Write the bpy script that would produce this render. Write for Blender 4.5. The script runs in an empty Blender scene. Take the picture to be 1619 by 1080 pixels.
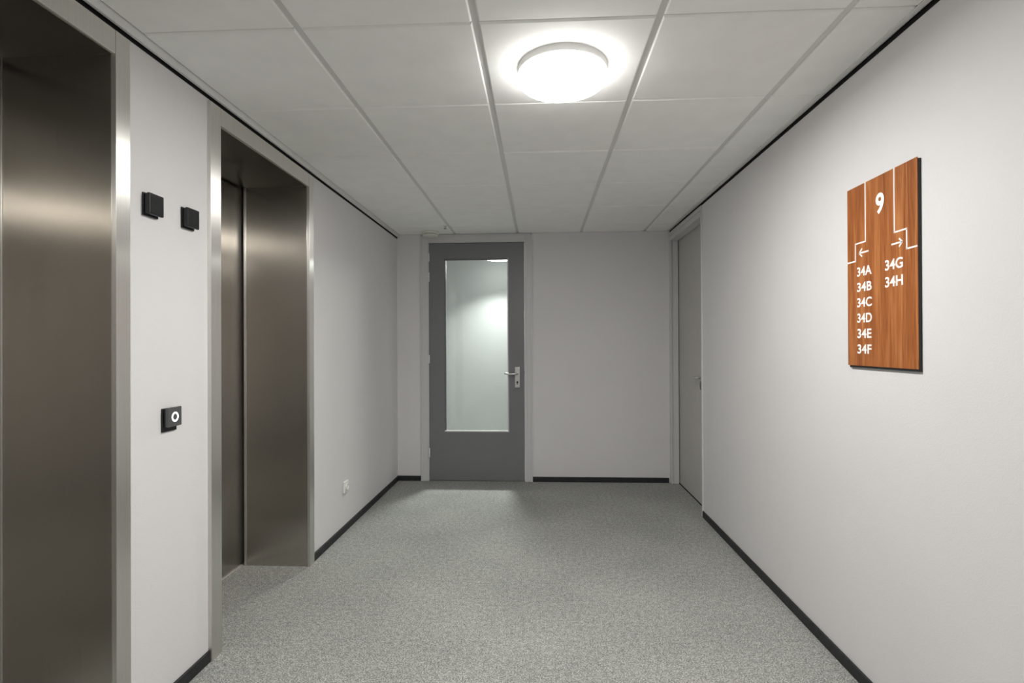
import bpy, bmesh, math, random
from mathutils import Matrix, Vector
random.seed(7)
scene = bpy.context.scene
COL = scene.collection

# ------------------------------------------------------------------ measures
XL, XR = -1.370, 1.225          # lift wall, right wall
YB = 5.112                      # far wall face
YF = -6.60                      # end of the corridor behind the viewpoint
ZC = 2.365                      # ceiling grid plane
ZTOP = 2.47
YC = 6.65                       # far wall of the corridor beyond the glazed door

# ------------------------------------------------------------------ materials
def new_mat(name):
    m = bpy.data.materials.new(name); m.use_nodes = True
    nt = m.node_tree; nt.nodes.clear()
    out = nt.nodes.new('ShaderNodeOutputMaterial')
    return m, nt, out
def N(nt, t, **kw):
    n = nt.nodes.new(t)
    for k, v in kw.items():
        if k in n.inputs: n.inputs[k].default_value = v
        else: setattr(n, k, v)
    return n
def coord(nt, scale=(1, 1, 1)):
    tc = N(nt, 'ShaderNodeTexCoord'); mp = N(nt, 'ShaderNodeMapping')
    mp.inputs['Scale'].default_value = scale
    nt.links.new(tc.outputs['Object'], mp.inputs['Vector'])
    return mp.outputs['Vector']
def paint(name, col, rough=.6, bump=0.0, bscale=300, var=.0, vscale=3, spec=.35):
    m, nt, out = new_mat(name)
    b = N(nt, 'ShaderNodeBsdfPrincipled'); b.inputs['Base Color'].default_value = (*col, 1)
    b.inputs['Roughness'].default_value = rough
    b.inputs['Specular IOR Level'].default_value = spec
    nt.links.new(b.outputs[0], out.inputs[0])
    v = coord(nt)
    if bump:
        n = N(nt, 'ShaderNodeTexNoise', Scale=bscale, Detail=3.0)
        nt.links.new(v, n.inputs['Vector'])
        bp = N(nt, 'ShaderNodeBump', Strength=bump, Distance=.002)
        nt.links.new(n.outputs['Fac'], bp.inputs['Height'])
        nt.links.new(bp.outputs[0], b.inputs['Normal'])
    if var:
        n = N(nt, 'ShaderNodeTexNoise', Scale=vscale, Detail=4.0)
        nt.links.new(v, n.inputs['Vector'])
        r = N(nt, 'ShaderNodeValToRGB')
        r.color_ramp.elements[0].position = .3; r.color_ramp.elements[1].position = .7
        r.color_ramp.elements[0].color = (*[c*(1-var) for c in col], 1)
        r.color_ramp.elements[1].color = (*[min(1, c*(1+var)) for c in col], 1)
        nt.links.new(n.outputs['Fac'], r.inputs['Fac'])
        nt.links.new(r.outputs[0], b.inputs['Base Color'])
    return m
def steel(name, col, rough=.28, aniso=.85, rot=0.0):
    m, nt, out = new_mat(name)
    b = N(nt, 'ShaderNodeBsdfPrincipled'); b.inputs['Metallic'].default_value = 1
    b.inputs['Anisotropic'].default_value = aniso; b.inputs['Anisotropic Rotation'].default_value = rot
    b.inputs['Roughness'].default_value = rough
    t = N(nt, 'ShaderNodeTangent', direction_type='RADIAL', axis='Z')
    nt.links.new(t.outputs[0], b.inputs['Tangent'])
    v = coord(nt, (900, 900, 3))
    n = N(nt, 'ShaderNodeTexNoise', Scale=1.0, Detail=2.0)
    nt.links.new(v, n.inputs['Vector'])
    r = N(nt, 'ShaderNodeValToRGB')
    r.color_ramp.elements[0].color = (*[c*.93 for c in col], 1)
    r.color_ramp.elements[1].color = (*[min(1, c*1.07) for c in col], 1)
    r.color_ramp.elements[0].position = .3; r.color_ramp.elements[1].position = .7
    nt.links.new(n.outputs['Fac'], r.inputs['Fac'])
    nt.links.new(r.outputs[0], b.inputs['Base Color'])
    nt.links.new(b.outputs[0], out.inputs[0])
    return m
def emit(name, col, s):
    m, nt, out = new_mat(name)
    e = N(nt, 'ShaderNodeEmission', Strength=s); e.inputs['Color'].default_value = (*col, 1)
    nt.links.new(e.outputs[0], out.inputs[0]); return m

M = {}
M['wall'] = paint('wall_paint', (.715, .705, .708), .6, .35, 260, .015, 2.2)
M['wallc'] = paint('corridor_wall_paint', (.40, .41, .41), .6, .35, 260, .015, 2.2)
M['frame'] = paint('frame_paint', (.60, .60, .60), .4, spec=.45)
M['tile'] = paint('mineral_tile', (.93, .93, .915), .85, .15, 500, .02, 8, spec=.2)
M['grid'] = paint('grid_metal', (.70, .70, .69), .45)
M['white'] = paint('white_plastic', (.8, .8, .78), .4, spec=.5)
M['offwhite'] = paint('cream_plastic', (.72, .72, .68), .45, spec=.5)
M['gap'] = paint('shadow_gap_black', (.006, .006, .006), .6, spec=.2)
M['skirt'] = paint('skirting_black', (.021, .021, .023), .55, .3, 90, .25, 25, spec=.35)
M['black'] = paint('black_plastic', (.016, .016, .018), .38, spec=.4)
M['grey'] = paint('anthracite_plastic', (.085, .085, .088), .3, spec=.5)
M['door'] = paint('door_slate_paint', (.190, .191, .203), .38, .08, 120, .03, 5, spec=.45)
M['leaf'] = paint('door_greige_laminate', (.53, .52, .49), .5, .06, 150, .02, 6)
M['letter'] = paint('white_vinyl', (.93, .92, .90), .5)
M['steel'] = steel('brushed_steel', (.84, .82, .785), .36, 1.0)
M['panel'] = steel('brushed_steel_panel', (.525, .495, .452), .26, 1.0)
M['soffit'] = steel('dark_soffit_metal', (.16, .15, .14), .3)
M['chrome'] = paint('satin_metal', (.62, .62, .61), .28); M['chrome'].node_tree.nodes['Principled BSDF'].inputs['Metallic'].default_value = .85
M['alu'] = paint('sill_aluminium', (.78, .77, .74), .35); M['alu'].node_tree.nodes['Principled BSDF'].inputs['Metallic'].default_value = .7
M['hinge'] = paint('zinc_hinge', (.80, .80, .80), .35, spec=.6)
M['lamp'] = emit('lamp_diffuser', (1.0, .985, .95), 15.0)
M['lamp_far'] = emit('lamp_diffuser_corridor', (1.0, 1.0, .96), 10.0)
M['ring'] = emit('ring_light', (1, 1, 1), 1.4)

def carpet():
    m, nt, out = new_mat('loop_carpet')
    b = N(nt, 'ShaderNodeBsdfPrincipled', Roughness=.95)
    b.inputs['Specular IOR Level'].default_value = .1
    v = coord(nt)
    n1 = N(nt, 'ShaderNodeTexNoise', Scale=165.0, Detail=3.0, Roughness=.65)
    n2 = N(nt, 'ShaderNodeTexNoise', Scale=42.0, Detail=2.0)
    n3 = N(nt, 'ShaderNodeTexNoise', Scale=2.0, Detail=3.0)
    for n in (n1, n2, n3): nt.links.new(v, n.inputs['Vector'])
    a = N(nt, 'ShaderNodeMix', data_type='FLOAT'); a.inputs[0].default_value = .17
    nt.links.new(n1.outputs['Fac'], a.inputs[2]); nt.links.new(n2.outputs['Fac'], a.inputs[3])
    c = N(nt, 'ShaderNodeMix', data_type='FLOAT'); c.inputs[0].default_value = .08
    nt.links.new(a.outputs[0], c.inputs[2]); nt.links.new(n3.outputs['Fac'], c.inputs[3])
    r = N(nt, 'ShaderNodeValToRGB')
    e = r.color_ramp.elements
    e[0].position = .36; e[0].color = (.10, .121, .116, 1)
    e[1].position = .64; e[1].color = (.60, .60, .57, 1)
    k = e.new(.5); k.color = (.305, .306, .292, 1)
    nt.links.new(c.outputs[0], r.inputs['Fac']); nt.links.new(r.outputs[0], b.inputs['Base Color'])
    bp = N(nt, 'ShaderNodeBump', Strength=.6, Distance=.004)
    nt.links.new(n1.outputs['Fac'], bp.inputs['Height']); nt.links.new(bp.outputs[0], b.inputs['Normal'])
    nt.links.new(b.outputs[0], out.inputs[0]); return m
M['carpet'] = carpet()

def wood():
    m, nt, out = new_mat('walnut_veneer')
    b = N(nt, 'ShaderNodeBsdfPrincipled', Roughness=.42)
    b.inputs['Specular IOR Level'].default_value = .3
    v = coord(nt, (1, 26, 1.3))
    n = N(nt, 'ShaderNodeTexNoise', Scale=1.5, Detail=6.0, Roughness=.6, Distortion=.6)
    nt.links.new(v, n.inputs['Vector'])
    v2 = coord(nt, (1, 230, 9))
    n2 = N(nt, 'ShaderNodeTexNoise', Scale=1.0, Detail=3.0); nt.links.new(v2, n2.inputs['Vector'])
    a = N(nt, 'ShaderNodeMix', data_type='FLOAT'); a.inputs[0].default_value = .35
    nt.links.new(n.outputs['Fac'], a.inputs[2]); nt.links.new(n2.outputs['Fac'], a.inputs[3])
    r = N(nt, 'ShaderNodeValToRGB'); e = r.color_ramp.elements
    e[0].position = .34; e[0].color = (.19, .055, .013, 1)
    e[1].position = .68; e[1].color = (.53, .22, .075, 1)
    k = e.new(.5); k.color = (.345, .11, .030, 1)
    nt.links.new(a.outputs[0], r.inputs['Fac']); nt.links.new(r.outputs[0], b.inputs['Base Color'])
    nt.links.new(b.outputs[0], out.inputs[0]); return m
M['wood'] = wood()

def glass():
    m, nt, out = new_mat('door_glass')
    tr = N(nt, 'ShaderNodeBsdfTransparent'); tr.inputs['Color'].default_value = (.93, .96, .95, 1)
    gl = N(nt, 'ShaderNodeBsdfGlossy', Roughness=.05)
    lw = N(nt, 'ShaderNodeLayerWeight', Blend=.5)           # facing = 1 - |cos|: same from both sides of the pane
    pw = N(nt, 'ShaderNodeMath', operation='POWER'); pw.inputs[1].default_value = 5
    fr = N(nt, 'ShaderNodeMath', operation='MULTIPLY_ADD'); fr.inputs[1].default_value = .93; fr.inputs[2].default_value = .04
    nt.links.new(lw.outputs['Facing'], pw.inputs[0]); nt.links.new(pw.outputs[0], fr.inputs[0])
    v = coord(nt, (1, 1, 1))
    w = N(nt, 'ShaderNodeTexNoise', Scale=1.0, Detail=2.0)
    v = coord(nt, (3, 1, 70)); nt.links.new(v, w.inputs['Vector'])
    bp = N(nt, 'ShaderNodeBump', Strength=.12, Distance=.002)
    nt.links.new(w.outputs['Fac'], bp.inputs['Height']); nt.links.new(bp.outputs[0], gl.inputs['Normal'])
    mx = N(nt, 'ShaderNodeMixShader')
    nt.links.new(fr.outputs[0], mx.inputs[0]); nt.links.new(tr.outputs[0], mx.inputs[1]); nt.links.new(gl.outputs[0], mx.inputs[2])
    nt.links.new(mx.outputs[0], out.inputs[0]); return m
M['glass'] = glass()

# ------------------------------------------------------------------ mesh helpers
class MB:
    def __init__(s): s.bm = bmesh.new(); s.mats = []
    def mi(s, m):
        if m not in s.mats: s.mats.append(m)
        return s.mats.index(m)
    def box(s, x0, x1, y0, y1, z0, z1, m, bev=0, seg=2):
        t = bmesh.new(); bmesh.ops.create_cube(t, size=1)
        for v in t.verts:
            v.co = Vector(((x0+x1)/2 + v.co.x*abs(x1-x0), (y0+y1)/2 + v.co.y*abs(y1-y0), (z0+z1)/2 + v.co.z*abs(z1-z0)))
        if bev: bmesh.ops.bevel(t, geom=t.edges[:], offset=bev, segments=seg, profile=.5, affect='EDGES')
        s.merge(t, m); return s
    def merge(s, t, m, mat=None, smooth=False):
        i = s.mi(m)
        bmesh.ops.recalc_face_normals(t, faces=t.faces[:])
        mp = {}
        for v in t.verts: mp[v] = s.bm.verts.new(mat @ v.co if mat else v.co)
        for f in t.faces:
            try:
                g = s.bm.faces.new([mp[v] for v in f.verts]); g.material_index = i; g.smooth = smooth
            except ValueError: pass
        t.free()
    def lathe(s, prof, m, mat, n=64, smooth=True):
        """profile of (radius, height) turned about the local z axis"""
        t = bmesh.new(); rings = []
        for r, z in prof:
            if r < 1e-6: rings.append([t.verts.new((0, 0, z))])
            else: rings.append([t.verts.new((r*math.cos(2*math.pi*k/n), r*math.sin(2*math.pi*k/n), z)) for k in range(n)])
        for a, b in zip(rings, rings[1:]):
            for k in range(n):
                q = [a[k % len(a)], a[(k+1) % len(a)], b[(k+1) % len(b)], b[k % len(b)]]
                u = []
                for x in q:
                    if x not in u: u.append(x)
                if len(u) > 2: t.faces.new(u)
        s.merge(t, m, mat, smooth); return s
    def tube(s, pts, rad, m, n=16):
        t = bmesh.new(); rings = []
        pts = [Vector(p) for p in pts]
        for i, p in enumerate(pts):
            d = (pts[min(i+1, len(pts)-1)] - pts[max(i-1, 0)]).normalized()
            u = d.orthogonal() if abs(d.z) > .9 else d.cross(Vector((0, 0, 1))).normalized()
            u.normalize(); w = d.cross(u)
            r = rad[i] if isinstance(rad, (list, tuple)) else rad
            rings.append([t.verts.new(p + (u*math.cos(2*math.pi*k/n) + w*math.sin(2*math.pi*k/n))*r) for k in range(n)])
        for a, b in zip(rings, rings[1:]):
            for k in range(n): t.faces.new((a[k], a[(k+1) % n], b[(k+1) % n], b[k]))
        t.faces.new(rings[0]); t.faces.new(rings[-1])
        s.merge(t, m, None, True); return s
    def build(s, name, parent=None, origin=None):
        o0 = Vector(origin) if origin is not None else (Vector(parent['_w']) if parent and '_w' in parent else Vector((0, 0, 0)))
        for v in s.bm.verts: v.co -= o0
        me = bpy.data.meshes.new(name); s.bm.to_mesh(me); s.bm.free()
        for m in s.mats: me.materials.append(m)
        o = bpy.data.objects.new(name, me); COL.objects.link(o)
        if parent is not None:
            o.parent = parent; o['_w'] = tuple(o0)
        else:
            o.location = o0; o['_w'] = tuple(o0)
        return o
def tag(o, label=None, cat=None, group=None, kind=None):
    if label: o['label'] = label
    if cat: o['category'] = cat
    if group: o['group'] = group
    if kind: o['kind'] = kind
    return o
def empty(name, loc):
    o = bpy.data.objects.new(name, None); COL.objects.link(o)
    o.location = loc; o['_w'] = tuple(loc); o.empty_display_size = .1
    return o
def struct(mb, name, label=None, cat=None):
    o = mb.build(name); return tag(o, label, cat, kind='structure')
def copy_tree(o, parent=None):
    c = o.copy(); COL.objects.link(c); c.parent = parent
    for ch in list(o.children): copy_tree(ch, c)
    return c
RX_IN = Matrix.Rotation(math.radians(-90), 4, 'Y')      # local z -> -x (faces the room from the right wall)
LX_IN = Matrix.Rotation(math.radians(90), 4, 'Y')       # local z -> +x (faces the room from the left wall)
BY_IN = Matrix.Rotation(math.radians(90), 4, 'X')       # local z -> -y (faces the room from the far wall)
T = Matrix.Translation

# ------------------------------------------------------------------ lift geometry
IN0, IN1 = 2.221, 3.100         # clear opening of the far lift
OUT0, OUT1 = 2.150, 3.160       # outside of its steel surround
ZOP, ZFR = 2.240, 2.316
LIFT_DY = -1.4475
XF, XD = -1.354, -1.775         # face of surround, face of lift door

# ------------------------------------------------------------------ room shell
mb = MB(); mb.box(-4.2, 3.2, YF-.1, YC+.1, -.12, 0, M['carpet'])
struct(mb, 'floor', 'grey speckled loop carpet covering the whole lift lobby', 'floor')

mb = MB()
ys = [YF-.1]
for dy in (LIFT_DY, 0): ys += [IN0+dy-.02, IN1+dy+.018]
ys.append(YB+.0)
for i in range(0, len(ys), 2): mb.box(-1.760, XL, ys[i], ys[i+1], 0, ZTOP, M['wall'])
for i in range(1, len(ys)-1, 2): mb.box(-1.760, XL, ys[i], ys[i+1], ZOP+.018, ZTOP, M['wall'])
struct(mb, 'wall_left', 'pale grey textured wall holding the two lift entrances', 'wall')

D2Y0, D2Y1 = 4.120, 5.112       # doorway in the right wall
mb = MB()
mb.box(XR, XR+.14, YF-.1, D2Y0, 0, ZTOP, M['wall'])
mb.box(XR, XR+.14, D2Y0, YB, 2.352, ZTOP, M['wall'])
struct(mb, 'wall_right', 'long pale grey textured wall carrying the wooden sign', 'wall')

DX0, DX1 = -1.137, -.075        # outside of the glazed door's frame
mb = MB()
mb.box(-4.2, DX0, YB, YB+.12, 0, ZTOP, M['wall'])
mb.box(DX1, 3.2, YB, YB+.12, 0, ZTOP, M['wall'])
mb.box(DX0, DX1, YB, YB+.12, 2.352, ZTOP, M['wall'])
struct(mb, 'wall_back', 'grey end wall with the dark glazed door', 'wall')
mb = MB(); mb.box(-1.76, XR+.14, YF-.1, YF, 0, ZTOP, M['wall']); struct(mb, 'wall_front', 'plain wall closing the lobby behind the viewpoint', 'wall')
mb = MB()
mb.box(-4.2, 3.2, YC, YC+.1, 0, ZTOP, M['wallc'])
mb.box(-4.3, -4.2, YB, YC+.1, 0, ZTOP, M['wall']); mb.box(3.2, 3.3, YB, YC+.1, 0, ZTOP, M['wall'])
struct(mb, 'wall_corridor', 'pale corridor wall seen through the glass of the dark door', 'wall')
mb = MB(); mb.box(-4.2, 3.2, YB+.12, YC, ZC, ZTOP, M['tile'])
struct(mb, 'ceiling_corridor', 'white ceiling of the corridor beyond the glazed door', 'ceiling')

# suspended ceiling: chamfered tiles, runners in the gaps, slab above
mb = MB()
mb.box(-1.76, XR+.14, YF-.1, YB+.12, ZTOP-.03, ZTOP+.05, M['gap'])
gx = [-.8088, -.2080, .3955, .9895]
ex = [-1.347] + gx + [1.199]
gy = [1.7622 + .6*j for j in range(-14, 6)]
ey = [YF] + gy + [YB-.004]
for i in range(len(ex)-1):
    for j in range(len(ey)-1):
        x0 = ex[i] + (.0115 if i else .0); x1 = ex[i+1] - (.0115 if i+1 < len(ex)-1 else .0)
        y0 = ey[j] + (.0036 if j else 0); y1 = ey[j+1] - (.0036 if j+1 < len(ey)-1 else 0)
        if y1-y0 < .02: continue
        dz = random.uniform(-.0012, .0012)
        t = bmesh.new(); c = .005
        lo = [t.verts.new(p) for p in ((x0+c, y0+c, ZC+dz), (x1-c, y0+c, ZC+dz), (x1-c, y1-c, ZC+dz), (x0+c, y1-c, ZC+dz))]
        mid = [t.verts.new(p) for p in ((x0, y0, ZC+c), (x1, y0, ZC+c), (x1, y1, ZC+c), (x0, y1, ZC+c))]
        hi = [t.verts.new((v.co.x, v.co.y, ZC+.018)) for v in mid]
        t.faces.new(lo); t.faces.new(hi)
        for a, b in ((lo, mid), (mid, hi)):
            for k in range(4): t.faces.new((a[k], a[(k+1) % 4], b[(k+1) % 4], b[k]))
        mb.merge(t, M['tile'])
ceil = struct(mb, 'ceiling', 'suspended ceiling of square white mineral tiles', 'ceiling')
mb = MB()
for x in gx: mb.box(x-.0125, x+.0125, YF, YB, ZC+.007, ZC+.012, M['grid'])
for y in gy: mb.box(-1.35, 1.2, y-.006, y+.006, ZC+.0075, ZC+.0125, M['grid'])
# white wall angles: deep one on the lift side, flat one on the right, thin one at the end wall
mb.box(-1.361, -1.349, YF, YB, 2.337, ZC+.02, M['grid'], .0008, 1)
mb.box(1.196, 1.219, YF, YB, ZC-.003, ZC+.001, M['white'])
mb.box(1.217, 1.219, YF, YB, ZC-.003, ZC+.02, M['white'])
mb.box(-1.35, 1.2, YB-.016, YB, ZC-.003, ZC+.0, M['grid'])
g = mb.build('ceiling_grid', ceil); g['kind'] = 'structure'
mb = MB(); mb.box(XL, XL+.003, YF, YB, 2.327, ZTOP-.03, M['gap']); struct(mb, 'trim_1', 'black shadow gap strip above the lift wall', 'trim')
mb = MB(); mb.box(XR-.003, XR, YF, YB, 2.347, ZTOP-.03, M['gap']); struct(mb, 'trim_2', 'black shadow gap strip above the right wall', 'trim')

# skirting
def skirt(name, segs, lab):
    mb = MB()
    for s in segs: mb.box(*s, 0.0, .047, M['skirt'], .0015, 1)
    struct(mb, name, lab, 'baseboard')
skirt('baseboard_left', [(XL, XL+.011, YF, OUT0+LIFT_DY), (XL, XL+.011, OUT1+LIFT_DY, OUT0), (XL, XL+.011, OUT1, YB)], 'low black skirting along the lift wall')
skirt('baseboard_right', [(XR-.011, XR, YF, D2Y0-.016)], 'low black skirting along the right wall')
skirt('baseboard_back', [(XL+.011, DX0, YB-.011, YB), (DX1, 1.205, YB-.011, YB)], 'low black skirting along the end wall')

# ------------------------------------------------------------------ door 1: dark glazed door in the end wall
YD = 5.108
d1 = tag(empty('door_1', (-.605, YD, 0)), 'dark slate door with a tall glass pane in the end wall', 'door', kind='structure')
mb = MB()
for x0, x1, xi in ((DX0, -1.062, 1), (-.143, DX1, -1)):
    mb.box(x0, x1, YD-.006, YB+.125, 0, 2.352, M['frame'], .0015, 1)
mb.box(-1.062, -.143, YD-.006, YB+.125, 2.279, 2.352, M['frame'], .0015, 1)
# raised outer rim and rebate stop
for x0, x1 in ((DX0-.004, DX0+.012), (DX1-.012, DX1+.004)): mb.box(x0, x1, YD-.012, YB, 0, 2.356, M['frame'], .0015, 1)
mb.box(DX0, DX1, YD-.012, YB, 2.342, 2.358, M['frame'], .0015, 1)
for x0, x1 in ((-1.070, -1.060), (-.145, -.122)): mb.box(x0, x1, YD-.011, YD, 0, 2.283, M['frame'], .0015, 1)
mb.box(-1.07, -.122, YD-.011, YD, 2.279, 2.287, M['frame'], .001, 1)
mb.build('door_frame', d1)
GX0, GX1, GZ0, GZ1 = -.913, -.295, .470, 2.128
mb = MB()
L0, L1, LT = -1.0595, -.1475, 2.2755
for b in ((L0, GX0, .006, LT), (GX1, L1, .006, LT), (GX0, GX1, .006, GZ0), (GX0, GX1, GZ1, LT)):
    mb.box(b[0], b[1], YD+.002, YD+.044, b[2], b[3], M['door'])
leaf = mb.build('door_leaf', d1); leaf['label'] = 'slate grey door leaf'
mb = MB(); mb.box(GX0, GX1, YD+.022, YD+.023, GZ0, GZ1, M['glass'])
gl = mb.build('glass_pane', d1); gl['label'] = 'tall clear glass pane'
mb = MB()
bw = .012
mb.box(GX0, GX1, YD+.004, YD+.020, GZ0, GZ0+bw, M['white']); mb.box(GX0, GX1, YD+.012, YD+.020, GZ1-.008, GZ1, M['door'])
mb.box(GX0, GX0+.006, YD+.010, YD+.020, GZ0, GZ1, M['door']); mb.box(GX1-bw, GX1, YD+.008, YD+.020, GZ0, GZ1, M['frame'])
for b in ((GX0, GX1, GZ0, GZ0+bw), (GX0, GX1, GZ1-bw, GZ1), (GX0, GX0+bw, GZ0, GZ1), (GX1-bw, GX1, GZ0, GZ1)):
    mb.box(b[0], b[1], YD+.025, YD+.042, b[2], b[3], M['door'])
mb.build('glazing_bead', d1)
for z0, z1 in ((2.098, 2.180), (1.905, 1.995), (1.125, 1.205), (.225, .315)):
    mb = MB()
    mb.tube([(-1.0585, YD-.014, z0), (-1.0585, YD-.014, z1)], .0075, M['hinge'], 12)
    zc = (z0+z1)/2
    for z in (z0+.012, zc, z1-.012): mb.tube([(-1.0585, YD-.014, z-.004), (-1.0585, YD-.014, z+.004)], .0088, M['hinge'], 12)
    h = mb.build('hinge', d1); h['label'] = 'bright metal hinge knuckle'
mb = MB()
mb.box(-.2385, -.1895, YD-.009, YD+.002, .892, 1.088, M['chrome'], .004, 3)
pl = mb.build('handle_plate', d1); pl['label'] = 'satin metal lock plate'
mb = MB()
hz, hx = 1.026, -.214
mb.tube([(hx, YD-.008, hz), (hx, YD-.030, hz), (hx, YD-.046, hz), (hx-.006, YD-.052, hz), (hx-.03, YD-.055, hz), (hx-.075, YD-.055, hz-.001),
         (hx-.105, YD-.053, hz+.002), (hx-.118, YD-.050, hz+.005)], [.012, .011, .010, .010, .0095, .009, .0105, .008], M['chrome'])
mb.build('lever', pl)
mb = MB()
mb.tube([(hx, YD-.0095, .945), (hx, YD-.0085, .945)], .009, M['gap'], 20); mb.box(hx-.004, hx+.004, YD-.0095, YD-.0085, .922, .945, M['gap'])
mb.build('keyhole', pl)
mb = MB(); mb.box(L1, L1+.004, YD-.001, YD+.01, 1.02, 1.05, M['gap']); mb.build('latch_keep', d1)

# ------------------------------------------------------------------ door 2: flush door recessed in the right wall
d2 = tag(empty('door_2', (1.29, 4.6, 0)), 'greige flush door recessed at the far end of the right wall', 'door', kind='structure')
mb = MB()
mb.box(1.216, 1.229, 5.068, YB, 0, 2.345, M['frame'], .001, 1)          # far jamb, stepped profile
mb.box(1.229, 1.242, 5.086, YB, 0, 2.345, M['frame'])
mb.box(1.242, 1.292, 5.078, YB, 0, 2.345, M['frame'], .001, 1)
mb.box(1.215, 1.229, D2Y0, 5.07, 2.312, 2.345, M['frame'], .001, 1)     # head
mb.box(1.222, 1.242, D2Y0, 5.09, 2.300, 2.345, M['frame'])
mb.box(1.217, 1.294, D2Y0, 5.09, 2.265, 2.302, M['frame'], .001, 1)
mb.box(1.214, 1.226, D2Y0-.014, D2Y0, 0, 2.345, M['frame'], .001, 1)    # near jamb edge
mb.box(1.226, 1.294, D2Y0, D2Y0+.02, 0, 2.30, M['frame'], .001, 1)
mb.build('door_frame', d2)
mb = MB(); mb.box(1.299, 1.339, D2Y0+.012, 5.100, .006, 2.273, M['leaf']); lf = mb.build('door_leaf', d2); lf['label'] = 'plain greige door leaf'
mb = MB()
mb.lathe([(0, .006), (.024, .006), (.026, .003), (.026, 0)], M['chrome'], T((1.299, 4.405, 1.027)) @ RX_IN, 32)
mb.tube([(1.297, 4.405, 1.027), (1.262, 4.405, 1.027), (1.256, 4.412, 1.027), (1.255, 4.45, 1.026), (1.257, 4.505, 1.026)], [.009, .009, .009, .008, .007], M['chrome'])
hd = mb.build('handle', d2); hd['label'] = 'small metal lever handle'
mb = MB()
mb.lathe([(0, .008), (.016, .008), (.022, .006), (.023, 0)], M['grey'], T((1.299, 4.405, .965)) @ RX_IN @ Matrix.Scale(1.5, 4, (1, 0, 0)), 32)
mb.build('lock_cylinder', d2)
mb = MB(); mb.box(1.292, 1.36, D2Y0, YB, 0, .005, M['gap']); mb.build('threshold', d2)

# ------------------------------------------------------------------ lift entrances
def make_lift():
    r = empty('elevator', (XF, (IN0+IN1)/2, 0))
    st, pn = M['steel'], M['panel']
    for y0, y1 in ((OUT0, IN0), (IN1, OUT1)):
        mb = MB(); mb.box(XL, XF, y0, y1, 0, ZFR, st, .0012, 2); mb.build('frame_post', r)
    mb = MB(); mb.box(XL, XF-.0004, IN0+.0015, IN1-.0015, ZOP, ZFR, st, .0012, 2); mb.build('frame_header', r)
    for y0, y1, lip in ((IN0-.016, IN0, 1), (IN1, IN1+.016, -1)):
        mb = MB(); mb.box(-1.752, XL, y0, y1, 0, ZOP+.012, pn, .0006, 1)
        # folded return at the door side
        yy = y1 if lip > 0 else y0
        mb.box(-1.752, -1.738, min(yy, yy+lip*.003), max(yy, yy+lip*.003), 0, ZOP, st, .0008, 1)
        p = mb.build('jamb_panel', r); p['label'] = 'dark brushed steel reveal panel'
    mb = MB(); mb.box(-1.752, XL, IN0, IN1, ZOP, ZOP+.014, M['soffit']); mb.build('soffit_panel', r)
    mid = (IN0+IN1)/2
    for y0, y1, dx in ((IN0-.05, mid-.0015, 0), (mid+.0015, IN1+.05, 0)):
        mb = MB(); mb.box(XD-.03, XD-dx, y0, y1, .008, ZOP+.05, pn, .0012, 1)
        p = mb.build('door_panel', r); p['label'] = 'sliding steel door leaf'
    mb = MB(); mb.box(XD-.03, -1.764, IN0, IN1, 0, .006, M['alu'], .001, 1)
    mb.box(XD-.03, XD-.004, IN0, IN1, 0, .0075, M['gap'])
    p = mb.build('door_sill', r); p['label'] = 'bright aluminium threshold strip'
    return r
lift = make_lift()
tag(lift, 'farther stainless steel lift entrance, next to the white wall socket', 'elevator', 'stainless steel lift entrances')
lift_b = copy_tree(lift); lift_b.location.y += LIFT_DY
tag(lift_b, 'nearer stainless steel lift entrance, cut by the left edge of the photo')

# ------------------------------------------------------------------ black call fittings between the lifts
def make_indicator(y, z, h=.075):
    r = empty('floor_indicator', (XL, y, z))
    w = .0365
    mb = MB(); mb.box(XL, XL+.007, y-w, y+w, z-.041, z+.039, M['black'], .002, 2); mb.build('back_plate', r)
    mb = MB(); mb.box(XL+.007, XL+.016, y-w+.004, y+w-.006, z-.034, z+.034, M['black'], .002, 2); mb.build('neck', r)
    mb = MB(); mb.box(XL+.016, XL+.028, y-w, y+w, z-.036, z+.038, M['black'], .004, 3); f = mb.build('front_cover', r)
    mb = MB(); mb.box(XL+.0275, XL+.0288, y-w+.006, y+w-.006, z-.030, z+.032, M['black'], .0005, 1); mb.build('display_window', f)
    return r
ind = make_indicator(1.820, 1.796)
tag(ind, 'left one of two square black boxes on the wall between the lifts', 'floor indicator', 'black floor indicators between the lifts')
ind2 = copy_tree(ind); ind2.location.y = 2.021
tag(ind2, 'right one of two square black boxes, beside the farther lift frame')

def make_call():
    y, z, w = 1.914, 1.041, .0375
    r = empty('call_button', (XL, y, z))
    mb = MB(); mb.box(XL-.002, XL+.007, y-w, y+w, z-.053, z+.033, M['black'], .002, 2); mb.build('back_plate', r)
    mb = MB(); mb.box(XL+.007, XL+.016, y-w+.004, y+w-.006, z-.034, z+.032, M['black'], .002, 2); mb.build('neck', r)
    mb = MB(); mb.box(XL+.016, XL+.0265, y-w, y+w, z-.035, z+.036, M['grey'], .003, 3); f = mb.build('front_cover', r); f['label'] = 'anthracite front'
    mb = MB()
    mb.lathe([(.0115, 0), (.0115, .0012), (.0185, .0012), (.0185, 0)], M['ring'], T((XL+.0263, y, z)) @ LX_IN, 48)
    g = mb.build('ring_light', f); g['label'] = 'glowing white ring'
    return r
tag(make_call(), 'square black lift call button with a glowing white ring', 'call button')

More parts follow.
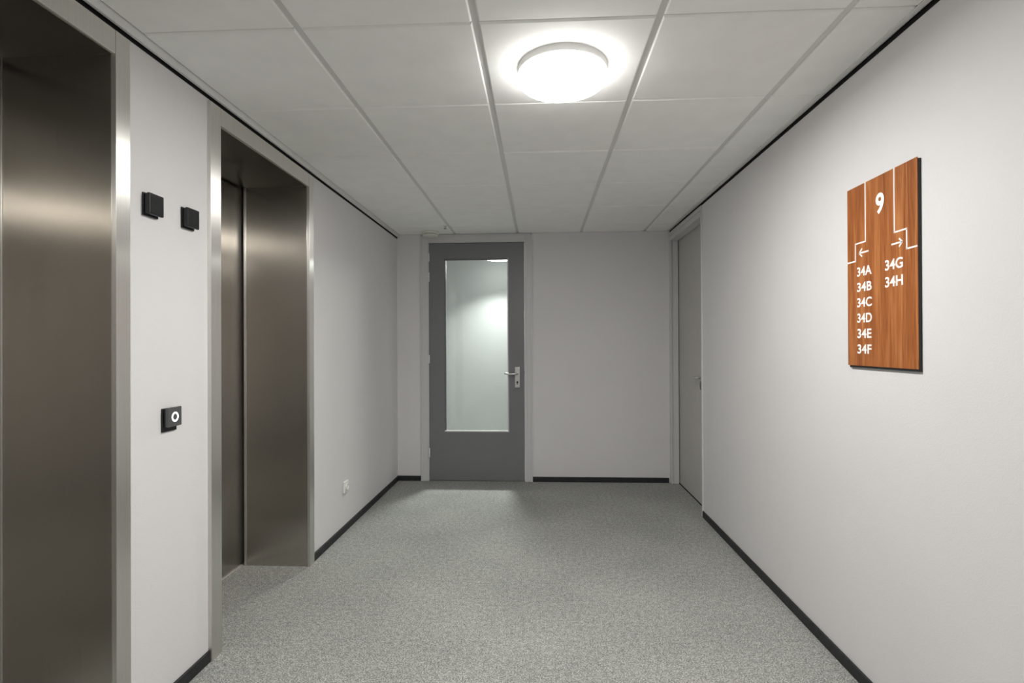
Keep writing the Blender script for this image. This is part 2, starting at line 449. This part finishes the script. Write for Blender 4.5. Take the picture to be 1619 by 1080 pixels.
# ------------------------------------------------------------------ wall socket
def make_socket():
    y, z = 3.713, .310
    r = empty('wall_socket', (XL, y, z))
    mb = MB(); mb.box(XL, XL+.012, y-.041, y+.041, z-.040, z+.040, M['white'], .004, 3); p = mb.build('cover_plate', r)
    mb = MB()
    mb.lathe([(.0, .004), (.018, .004), (.0195, .0155), (.022, .016), (.024, .013), (.024, 0)], M['white'], T((XL+.004, y, z)) @ LX_IN, 40)
    q = mb.build('socket_insert', r)
    mb = MB()
    for s in (-1, 1): mb.tube([(XL+.006, y+s*.0095, z), (XL+.0088, y+s*.0095, z)], .0025, M['gap'], 12)
    mb.build('pin_hole', q)
    return r
tag(make_socket(), 'small white wall socket low on the wall beyond the farther lift', 'socket')

# ------------------------------------------------------------------ ceiling lamps
def make_lamp(x, y, m, power, spread, col, tilt=0):
    r = empty('ceiling_lamp', (x, y, ZC))
    mb = MB()
    mb.lathe([(0, .003), (.166, .003), (.1695, -.002), (.1695, -.026), (.166, -.029), (0, -.029)], M['white'], T((x, y, ZC)), 72); mb.build('base_ring', r)
    mb = MB()
    pr = [(.160, -.028), (.1685, -.0285), (.170, -.031), (.170, -.044)]
    for k in range(1, 9):
        a = k/8*math.pi/2; pr.append((.145 + .025*math.cos(a), -.044 - .026*math.sin(a)))
    pr += [(.10, -.0725), (.05, -.0745), (0, -.075)]
    mb.lathe(pr, m, T((x, y, ZC)), 72)
    d = mb.build('diffuser', r); d['label'] = 'glowing white drum diffuser'
    li = bpy.data.lights.new('lamp_light', 'AREA'); li.shape = 'DISK'; li.size = .33; li.energy = power; li.spread = math.radians(spread); li.color = col
    lo = bpy.data.objects.new('lamp_light', li); COL.objects.link(lo); lo.parent = r; lo.location = (0, 0, -.077); lo.rotation_euler = (math.radians(-tilt), 0, 0)
    return r
lamp = make_lamp(.0912, 2.062, M['lamp'], 28, 180, (1.0, .985, .95))
tag(lamp, 'large glowing round lamp on a lobby ceiling tile', 'ceiling lamp', 'round ceiling lamps')
M['lamp_b'] = emit('lamp_diffuser_dim', (1.0, .985, .95), 11.0)
lb = tag(make_lamp(.0912, -.338, M['lamp_b'], 19, 180, (1.0, .985, .95)), 'round lamp on the lobby ceiling right behind the viewpoint', 'ceiling lamp', 'round ceiling lamps')
c = tag(copy_tree(lb), 'round lamp on the lobby ceiling far behind the viewpoint'); c.location.y = -4.938
far = make_lamp(-.47, 6.24, M['lamp_far'], 74, 130, (1.0, 1.0, .95), 20)
tag(far, 'round corridor lamp showing through the top edge of the door glass', 'ceiling lamp', 'round ceiling lamps')

for x, lab in ((-2.87, 'added unseen round lamp on the corridor ceiling behind the lift wall'), (1.93, 'added unseen round lamp on the corridor ceiling behind the flush door')):
    tag(make_lamp(x, 6.24, M['lamp_far'], 13, 180, (1.0, 1.0, .95)), lab, 'ceiling lamp', 'round ceiling lamps')  # unseen extra lamps, added to even the light on the corridor wall

# ------------------------------------------------------------------ smoke detector, sprinkler
r = tag(empty('smoke_detector', (-1.018, 4.985, ZC)), 'cream round smoke detector on the ceiling above the dark door', 'smoke detector')
mb = MB(); mb.lathe([(0, 0), (.074, 0), (.076, -.003), (.076, -.024), (.072, -.027), (0, -.027)], M['offwhite'], T((-1.018, 4.985, ZC)), 56); mb.build('base', r)
mb = MB(); mb.lathe([(0, -.027), (.062, -.027), (.062, -.031), (0, -.031)], M['gap'], T((-1.018, 4.985, ZC)), 56); mb.build('smoke_slot', r)
mb = MB(); mb.lathe([(0, -.031), (.071, -.031), (.072, -.036), (.066, -.046), (.045, -.050), (.02, -.051), (0, -.051)], M['offwhite'], T((-1.018, 4.985, ZC)), 56); mb.build('sensor_head', r)
r = tag(empty('sprinkler_head', (-.838, 4.745, ZC)), 'tiny metal sprinkler head on the ceiling beside the smoke detector', 'sprinkler')
mb = MB(); mb.lathe([(0, .01), (.020, .01), (.020, -.002), (.012, -.006), (0, -.006)], M['white'], T((-.838, 4.745, ZC)), 28); mb.build('rosette', r)
mb = MB(); mb.lathe([(0, -.006), (.007, -.006), (.006, -.018), (.003, -.022), (0, -.024)], M['chrome'], T((-.838, 4.745, ZC)), 20)
for s in (-1, 1): mb.tube([(-.835+s*.006, 4.745, ZC-.008), (-.835+s*.010, 4.745, ZC-.018), (-.835+s*.003, 4.745, ZC-.028)], .0018, M['chrome'], 8)
mb.build('nozzle', r)
mb = MB(); mb.lathe([(0, -.027), (.013, -.027), (.013, -.029), (0, -.029)], M['grey'], T((-.838, 4.745, ZC)), 20); mb.build('deflector', r)

# ------------------------------------------------------------------ sign
SX = 1.213
KS = 1.213/1.199
HE = 1.3009
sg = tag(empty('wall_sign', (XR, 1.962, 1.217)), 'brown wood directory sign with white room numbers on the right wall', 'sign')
mb = MB(); mb.box(SX+.0028, XR+.001, 1.7665*KS, 2.150*KS, 1.208, 1.896, M['black'], .0005, 1); b = mb.build('backing_shadow_board', sg); b['label'] = 'black backing board with a lower lip standing in for its shadow'  # backing reaches below the panel; that black lip stands for the cast shadow
mb = MB(); mb.box(SX, SX+.0028, 1.7680*KS, 2.1560*KS, HE+(1.217-HE)*KS, HE+(1.8935-HE)*KS, M['wood'], .0003, 1); w = mb.build('wood_panel', sg); w['label'] = 'walnut veneered front panel'
def flat(polys, name, lab):
    t = MB()
    for y0, z0, y1, z1, wd in polys:
        y0, y1, z0, z1 = y0*KS, y1*KS, HE+(z0-HE)*KS, HE+(z1-HE)*KS
        d = Vector((0, y1-y0, z1-z0)); L = d.length; d.normalize(); n = Vector((0, -d.z, d.y))
        q = bmesh.new(); a = Vector((SX-.0006, y0, z0)) ; b2 = Vector((SX-.0006, y1, z1))
        vs = [a+n*wd/2, a-n*wd/2, b2-n*wd/2, b2+n*wd/2]
        f = [q.verts.new(v) for v in vs] + [q.verts.new(v + Vector((.0007, 0, 0))) for v in vs]
        q.faces.new(f[:4]); q.faces.new(f[4:])
        for k in range(4): q.faces.new((f[k], f[(k+1) % 4], f[4+(k+1) % 4], f[4+k]))
        t.merge(q, M['letter'])
    o = t.build(name, sg); o['label'] = lab; return o
h = .0028
flat([(2.040, 1.8935, 2.040, 1.6765-h, .0055), (2.040+h, 1.6765, 2.1025+h, 1.6765, .0055), (2.1025, 1.6765, 2.1025, 1.6118-h, .0055), (2.1025, 1.6118, 2.156, 1.6118, .0055)], 'stepped_line', 'white stepped line on the left')
flat([(1.8785, 1.8935, 1.8785, 1.6755-h, .0055), (1.8785, 1.6755, 1.8176-h, 1.6755, .0055), (1.8176, 1.6755, 1.8176, 1.6100-h, .0055), (1.8176, 1.6100, 1.768, 1.6100, .0055)], 'stepped_line', 'white stepped line on the right')
flat([(2.0215, 1.6385, 2.076, 1.6385, .006), (2.0785, 1.6385, 2.0605, 1.6535, .006), (2.0785, 1.6385, 2.0605, 1.6235, .006)], 'arrow', 'white arrow pointing left')
flat([(1.8940, 1.6368, 1.8415, 1.6368, .006), (1.8390, 1.6368, 1.8555, 1.6508, .006), (1.8390, 1.6368, 1.8555, 1.6228, .006)], 'arrow', 'white arrow pointing right')
def text(body, y0, y1, z0, z1, name, lab, off=.022):
    y0, y1, z0, z1 = y0*KS, y1*KS, HE+(z0-HE)*KS, HE+(z1-HE)*KS
    cu = bpy.data.curves.new('t', 'FONT'); cu.body = body; cu.size = 1; cu.offset = off; cu.extrude = .008; cu.resolution_u = 8
    cu.space_character = 1.02
    o = bpy.data.objects.new('t', cu); COL.objects.link(o)
    bpy.context.view_layer.update()
    me = bpy.data.meshes.new_from_object(o.evaluated_get(bpy.context.evaluated_depsgraph_get()))
    COL.objects.unlink(o); bpy.data.objects.remove(o)
    xs = [v.co.x for v in me.vertices]; yy = [v.co.y for v in me.vertices]
    ax, bx, ay, by = min(xs), max(xs), min(yy), max(yy)
    t = bmesh.new(); t.from_mesh(me)
    for v in t.verts:
        fx = (v.co.x-ax)/(bx-ax); fy = (v.co.y-ay)/(by-ay)
        v.co = Vector((SX-.0006 if v.co.z > 0 else SX+.0001, y0+(y1-y0)*fx, z0+(z1-z0)*fy))
    g = MB(); g.merge(t, M['letter']); q = g.build(name, sg); q['label'] = lab
text('9', 1.978, 1.932, 1.757, 1.8315, 'floor_number', 'bold white digit nine', .03)
for k, c in enumerate('ABCDEF'):
    z = 1.5515 - k*.0579
    text('34'+c, 2.0935, 2.0045 + (.003 if c in 'EF' else 0), z, z+.0352, 'room_number', 'white number 34'+c)
for k, c in enumerate('GH'):
    z = 1.5515 - k*.0583
    text('34'+c, 1.9288, 1.8368, z, z+.0365, 'room_number', 'white number 34'+c)

# ------------------------------------------------------------------ camera (calibrated on the ceiling grid)
f, yaw, pitch, roll, v0, H = 849.14, .0516, .0037, -.0042, 542.04, 1.3009
cr, sr = math.cos(roll), math.sin(roll); cp, sp = math.cos(pitch), math.sin(pitch); cy, sy = math.cos(yaw), math.sin(yaw)
def world(v):
    X, Y, Z = v
    Y, Z = Y*cp - Z*sp, Y*sp + Z*cp
    return Vector((X*cy - Y*sy, X*sy + Y*cy, Z))
right, up, fwd = world((cr, 0, sr)), world((-sr, 0, cr)), world((0, 1, 0))
cam = bpy.data.objects.new('camera', bpy.data.cameras.new('camera')); COL.objects.link(cam)
mt = Matrix.Identity(4)
for i in range(3): mt[i][0], mt[i][1], mt[i][2] = right[i], up[i], -fwd[i]
mt[2][3] = H
cam.matrix_world = mt
cam.data.sensor_width = 36; cam.data.sensor_fit = 'HORIZONTAL'
cam.data.lens = f/1619*36; cam.data.shift_y = (v0-540)/1619
cam.data.clip_start = .02
scene.camera = cam

for o in bpy.data.objects:
    if '_w' in o: del o['_w']

# ------------------------------------------------------------------ world, view
w = bpy.data.worlds.new('world'); scene.world = w; w.use_nodes = True
w.node_tree.nodes['Background'].inputs[0].default_value = (0, 0, 0, 1)
scene.view_settings.view_transform = 'Standard'; scene.view_settings.look = 'None'
scene.view_settings.gamma = 1; scene.view_settings.use_curve_mapping = False
scene.view_settings.exposure = 0.13
scene.cycles.max_bounces = 14; scene.cycles.diffuse_bounces = 8; scene.cycles.glossy_bounces = 6
scene.cycles.transparent_max_bounces = 12
scene.cycles.use_denoising = True
scene.cycles.sample_clamp_indirect = 6
